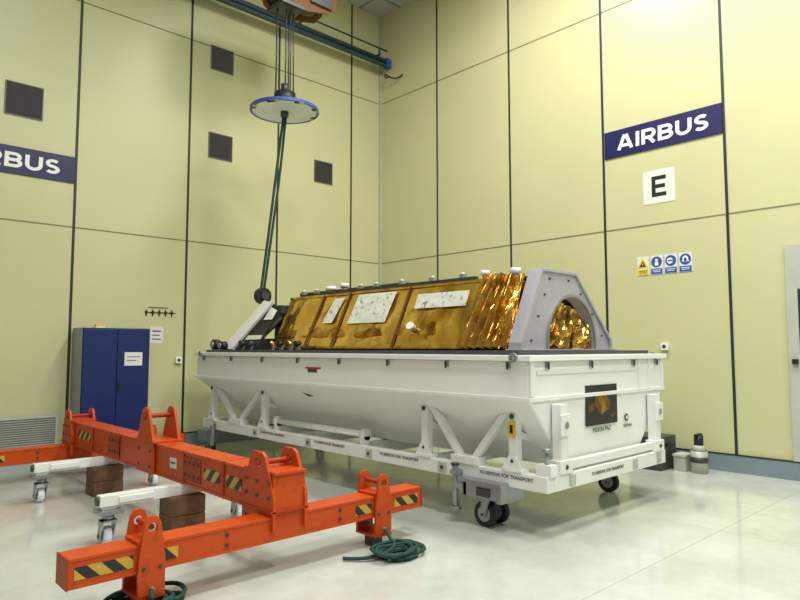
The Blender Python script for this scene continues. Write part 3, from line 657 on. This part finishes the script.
for y, k_, rr in ((8.15, 'black', .055), (7.92, 'dark', .05), (7.68, 'gold', .055), (7.46, 'black', .05), (7.24, 'gold', .05), (7.05, 'black', .045)):
    xx = 4.56 if y > 7.8 else 4.74
    part(t, "thruster", B().cyl((xx+.08, y, SZ+.09), (xx, y, SZ+.075), .028, k_, 16, rr).cyl((xx-.008, y, SZ+.073), (xx+.002, y, SZ+.075), rr*.7, 'dark', 16).box(xx+.03, xx+.08, y-.02, y+.02, SZ, SZ+.07, 'steel'), "small conical nozzle")
part(t, "equipment_box", B().box(5.0, 5.25, 7.8, 8.0, 2.05, 2.16, 'dark'), "small dark equipment box")

# ------------------------------------------------------------ orange spreader
t = thing("lifting_spreader", (2.5, 6.2, 0), "orange steel H-shaped lifting spreader beam with hazard stripes on floor", "lifting beam")
MX = 2.555; CT = .395
mb = B()
mb.box(MX-.11, MX+.11, 4.05, 8.55, .655, .675, 'orange').box(MX-.11, MX+.11, 4.05, 8.55, CT, CT+.02, 'orange')
mb.box(MX-.10, MX-.07, 4.05, 8.55, CT+.02, .655, 'orange').box(MX+.07, MX+.10, 4.05, 8.55, CT+.02, .655, 'orange')
for y in (4.6, 5.3, 6.8, 7.6): mb.box(MX-.112, MX+.112, y-.010, y+.010, CT-.002, .677, 'orange2')
part(t, "main_beam", mb, None, .002)
for y in (5.15, 6.95):
    sp_ = B().box(MX-.108, MX-.1005, y-.16, y+.16, .44, .63, 'orange2')
    for dy in (-.12, -.04, .04, .12):
        for zz in (.48, .59): sp_.cyl((MX-.118, y+dy, zz), (MX-.108, y+dy, zz), .014, 'dark', 8)
    part(t, "splice_plate", sp_, "bolted orange splice plate")
def hole_plate(b, cx, z0, zh, z1, wb, wt, a0, a1, r=.05, axis='x', k='orange', n=32):
    oc = [(cx-wb/2, z0), (cx+wb/2, z0), (cx+wb/2, z0+(z1-z0)*.45), (cx+wt/2, z1-.03), (cx+wt/2-.025, z1), (cx-wt/2+.025, z1), (cx-wt/2, z1-.03), (cx-wb/2, z0+(z1-z0)*.45)]
    o_ = resample(oc+[oc[0]], n+1)[:-1]
    i_ = []
    for (x, z) in o_:
        a = math.atan2(z-zh, x-cx); i_.append((cx+r*math.cos(a), zh+r*math.sin(a)))
    b.ring(o_, i_, axis, a0, a1, k)
def crossbeam(y, xa, xb):
    c = B().box(xa, xb, y-.095, y+.095, CT-.018, CT, 'orange').box(xa, xb, y-.095, y+.095, .23, .248, 'orange')
    c.box(xa, xb, y-.09, y-.065, .248, CT-.018, 'orange').box(xa, xb, y+.065, y+.09, .248, CT-.018, 'orange')
    c.box(xa-.010, xa, y-.098, y+.098, .227, CT+.003, 'orange2').box(xb, xb+.010, y-.098, y+.098, .227, CT+.003, 'orange2')
    for xx in (xa+.95, xb-.85):
        for zz in (.28, .345): c.cyl((xx, y-.10, zz), (xx, y-.09, zz), .014, 'dark', 8)
    o = part(t, "cross_beam", c, None, .002)
    part(o, "hazard_label", B().box(xa+.03, xa+.35, y-.094, y-.0905, .275, .345, 'haz'), "yellow and black striped label")
    part(o, "hazard_label", B().box(xa+.53, xa+.62, y-.094, y-.0905, .275, .345, 'haz'), "yellow and black striped label")
    part(o, "hazard_label", B().box(xb-.30, xb-.04, y-.094, y-.0905, .275, .345, 'haz'), "yellow and black striped label")
    part(o, "hazard_label", B().box(xb-.70, xb-.54, y-.094, y-.0905, .275, .345, 'haz'), "yellow and black striped label")
    return o
crossbeam(3.95, 1.14, 3.86); crossbeam(8.45, 1.14, 3.86)
def lug(x, y, top=.56):
    b = B()
    for s_ in (-1, 1):
        hole_plate(b, x, .10, top-.07, top, .16, .095, y+s_*.112-.012, y+s_*.112+.012, .028, 'y')
    b.box(x-.08, x+.08, y-.10, y+.10, CT, CT+.02, 'orange').box(x-.085, x+.085, y-.12, y+.12, .08, .10, 'orange')
    b.cyl((x, y-.14, .14), (x, y+.14, .14), .014, 'steel', 12).cyl((x, y-.10, top-.07), (x, y+.10, top-.07), .018, 'orange2', 14)
    for dx in (-.05, .05): b.cyl((x+dx, y-.132, .26), (x+dx, y-.124, .26), .012, 'dark', 8)
    b.box(x-.05, x+.05, y-.05, y+.05, 0, .08, 'dark')
    part(t, "lifting_lug", b, "orange lug plates with pin hole", .002)
for (x, y) in ((1.59, 3.95), (3.42, 3.95), (1.59, 8.45), (3.42, 8.45)): lug(x, y)
def endbracket(y, top, w):
    b = B()
    for s_ in (-1, 1):
        hole_plate(b, y, .30, top-.08, top, w, w*.45, MX+s_*.13-.012, MX+s_*.13+.012, .035, 'x')
    b.box(MX-.13, MX+.13, y-w/2, y+w/2, .676, .696, 'orange').box(MX-.13, MX+.13, y-w/2+.02, y-w/2+.04, CT, .676, 'orange')
    b.box(MX-.155, MX+.155, y-w/2, y+w/2, .42, .435, 'orange2')
    b.cyl((MX-.155, y, top-.08), (MX+.155, y, top-.08), .02, 'orange2', 14)
    for yy in (y-w/2+.06, y, y+w/2-.06):
        for zz in (.36, .52, .62): b.cyl((MX-.152, yy, zz), (MX-.142, yy, zz), .014, 'dark', 8)
    part(t, "end_bracket", b, "orange bracket straddling both beams", .002)
endbracket(4.04, .82, .42); endbracket(8.42, .81, .36)
b = B()
for s_ in (-1, 1):
    hole_plate(b, 6.08, CT, .91, .99, .38, .15, MX+s_*.122-.012, MX+s_*.122+.012, .035, 'x')
b.box(MX-.14, MX+.14, 5.86, 6.30, .676, .694, 'orange').cyl((MX-.15, 6.08, .91), (MX+.15, 6.08, .91), .022, 'orange2', 16)
for yy in (5.95, 6.21):
    for zz in (.46, .60): b.cyl((MX-.144, yy, zz), (MX-.134, yy, zz), .014, 'dark', 8)
part(t, "center_lug", b, "tall central lifting lug", .002)
part(t, "hazard_label", B().box(MX-.1045, MX-.1005, 4.33, 4.56, .49, .58, 'haz'), "yellow and black striped label")
part(t, "hazard_label", B().box(MX-.1045, MX-.1005, 4.66, 4.93, .49, .58, 'haz'), "yellow and black striped label")
part(t, "hazard_label", B().box(MX-.1045, MX-.1005, 7.70, 8.12, .50, .59, 'haz'), "yellow and black striped label")
part(t, "data_plate", B().box(MX-.1045, MX-.1005, 5.45, 5.58, .50, .59, 'offw').box(MX-.1065, MX-.1045, 5.47, 5.56, .54, .555, 'dark'), "small white data plate")

for y, lab in ((5.35, "white dolly crossbar on casters under the orange beam near wooden block"), (7.25, "white dolly crossbar on casters under orange beam's rear half")):
    d = thing("support_dolly", (2.5, y, 0), lab, "dolly", "white dollies under the orange beam")
    part(d, "crossbar", B().box(1.78, 3.12, y-.045, y+.045, .305, CT-.001, 'white2').box(1.92, 2.2, y-.06, y+.06, .325, .375, 'white2').cyl((1.76, y, .35), (1.78, y, .35), .035, 'dark', 12).prism([(1.80, .305), (1.96, .305), (1.90, .28), (1.80, .28)], 'y', y-.03, y+.03, 'white2'), None, .005)
    for x in (1.86, 3.02):
        caster(d, x, y, .28 if x < 2 else .305, .07, 'pale')
    x_ = -.06
    single("wood_block", B().box(2.38+x_, 2.68+x_, y-.13, y+.13, 0, .15, 'wood').box(2.38+x_, 2.68+x_, y-.125, y+.125, .153, .304, 'wood').box(2.39+x_, 2.67+x_, y-.11, y+.11, .14, .16, 'wood'), (2.47, y, 0), "brown stacked timber block supporting white dolly bar", "wood block", "timber blocks under the beam", .006)

def coil(cx, cy, lug_pt, seed, lab, R=.2):
    random.seed(seed); loops = []
    for k_ in range(9):
        rr = R*random.uniform(.45, 1.05); ox = cx+random.uniform(-.05, .05); oy = cy+random.uniform(-.05, .05); p0 = random.uniform(0, 6)
        zz = .018+.010*(k_ % 6)
        loops.append([(ox+rr*1.25*math.cos(p0+a*.52)*random.uniform(.9, 1.1), oy+rr*math.sin(p0+a*.52)*random.uniform(.9, 1.1), zz+.008*math.sin(a*1.7+k_)) for a in range(12)])
    loops.append([lug_pt, (lug_pt[0]-.03, lug_pt[1]-.08, lug_pt[2]*.6), (cx+.05, cy+.1, .06), (cx-.1, cy, .05), (cx-.3, cy+.08, .02), (cx-.38, cy+.2, .02)])
    curve_obj("webbing_sling", loops, .014, 'green', None, (cx, cy, 0), lab, "lifting sling")
coil(3.36, 3.58, (3.42, 3.80, .14), 3, "coiled dark green webbing sling on floor beneath orange beam", .17)
coil(1.58, 3.90, (1.58, 3.80, .14), 8, "tangled dark green sling lying on floor under beam end", .19)

# ------------------------------------------------------------ small things by right wall
t = thing("canister", (8.28, 3.36, 0), "clear plastic jar with dark cap standing by wall", "canister")
part(t, "body", B().cyl((8.28, 3.36, .0), (8.28, 3.36, .27), .10, 'clear', 24).cyl((8.28, 3.36, .27), (8.28, 3.36, .34), .10, 'clear', 24, .06))
part(t, "band", B().cyl((8.28, 3.36, .13), (8.28, 3.36, .20), .103, 'dark', 24))
part(t, "cap", B().cyl((8.28, 3.36, .34), (8.28, 3.36, .46), .055, 'black', 18).box(8.20, 8.36, 3.34, 3.38, .46, .48, 'black'), "black cap")
t = thing("small_box", (8.3, 3.58, 0), "pale grey cardboard box on floor by wall", "box")
part(t, "body", B().box(8.2, 8.42, 3.50, 3.65, 0, .18, 'clear'), None, .004)
part(t, "lid", B().box(8.19, 8.43, 3.49, 3.66, .18, .21, 'post'), None, .004)
t = thing("equipment_case", (8.2, 3.9, 0), "dark grey equipment case with handle beside container", "case")
part(t, "body", B().box(8.0, 8.45, 3.72, 4.15, .0, .42, 'dark'), None, .01)
part(t, "handle", B().box(8.12, 8.32, 3.67, 3.71, .30, .33, 'black').box(8.12, 8.15, 3.71, 3.72, .30, .33, 'black').box(8.29, 8.32, 3.71, 3.72, .30, .33, 'black'), "black handle")

# ------------------------------------------------------------ lights
def area(x, y, z, sx, sy, e, col=(1, .99, .93)):
    l = bpy.data.lights.new("ceiling_lamp", 'AREA'); l.shape = 'RECTANGLE'; l.size = sx; l.size_y = sy; l.energy = e; l.color = col
    o = bpy.data.objects.new("ceiling_lamp", l); o.location = (x, y, z); COL.objects.link(o); return o
for x, y, e in ((-2, -2, 140), (2, -2, 230), (6, -2, 230), (-2, 2, 80), (2.4, 2, 240), (6.0, 1.6, 230), (-2, 6.2, 10), (2.5, 5.6, 50), (5.8, 5.0, 300)):
    area(x, y, 8.4, 1.3, 1.3, e)
wd = bpy.data.worlds.new("World"); scene.world = wd; wd.use_nodes = True
wd.node_tree.nodes["Background"].inputs[0].default_value = (0.93, 0.98, 0.95, 1)
wd.node_tree.nodes["Background"].inputs[1].default_value = 0.21

# ------------------------------------------------------------ camera
cd = bpy.data.cameras.new("camera"); cam = bpy.data.objects.new("camera", cd); COL.objects.link(cam)
cd.sensor_width = 36; cd.lens = 28.8; cd.clip_start = 0.05
cam.location = (0, 0, 1.55)
th = math.radians(4.29); f = Vector((.6845*math.cos(th), .729*math.cos(th), math.sin(th)))
cam.rotation_euler = f.to_track_quat('-Z', 'Y').to_euler()
scene.camera = cam
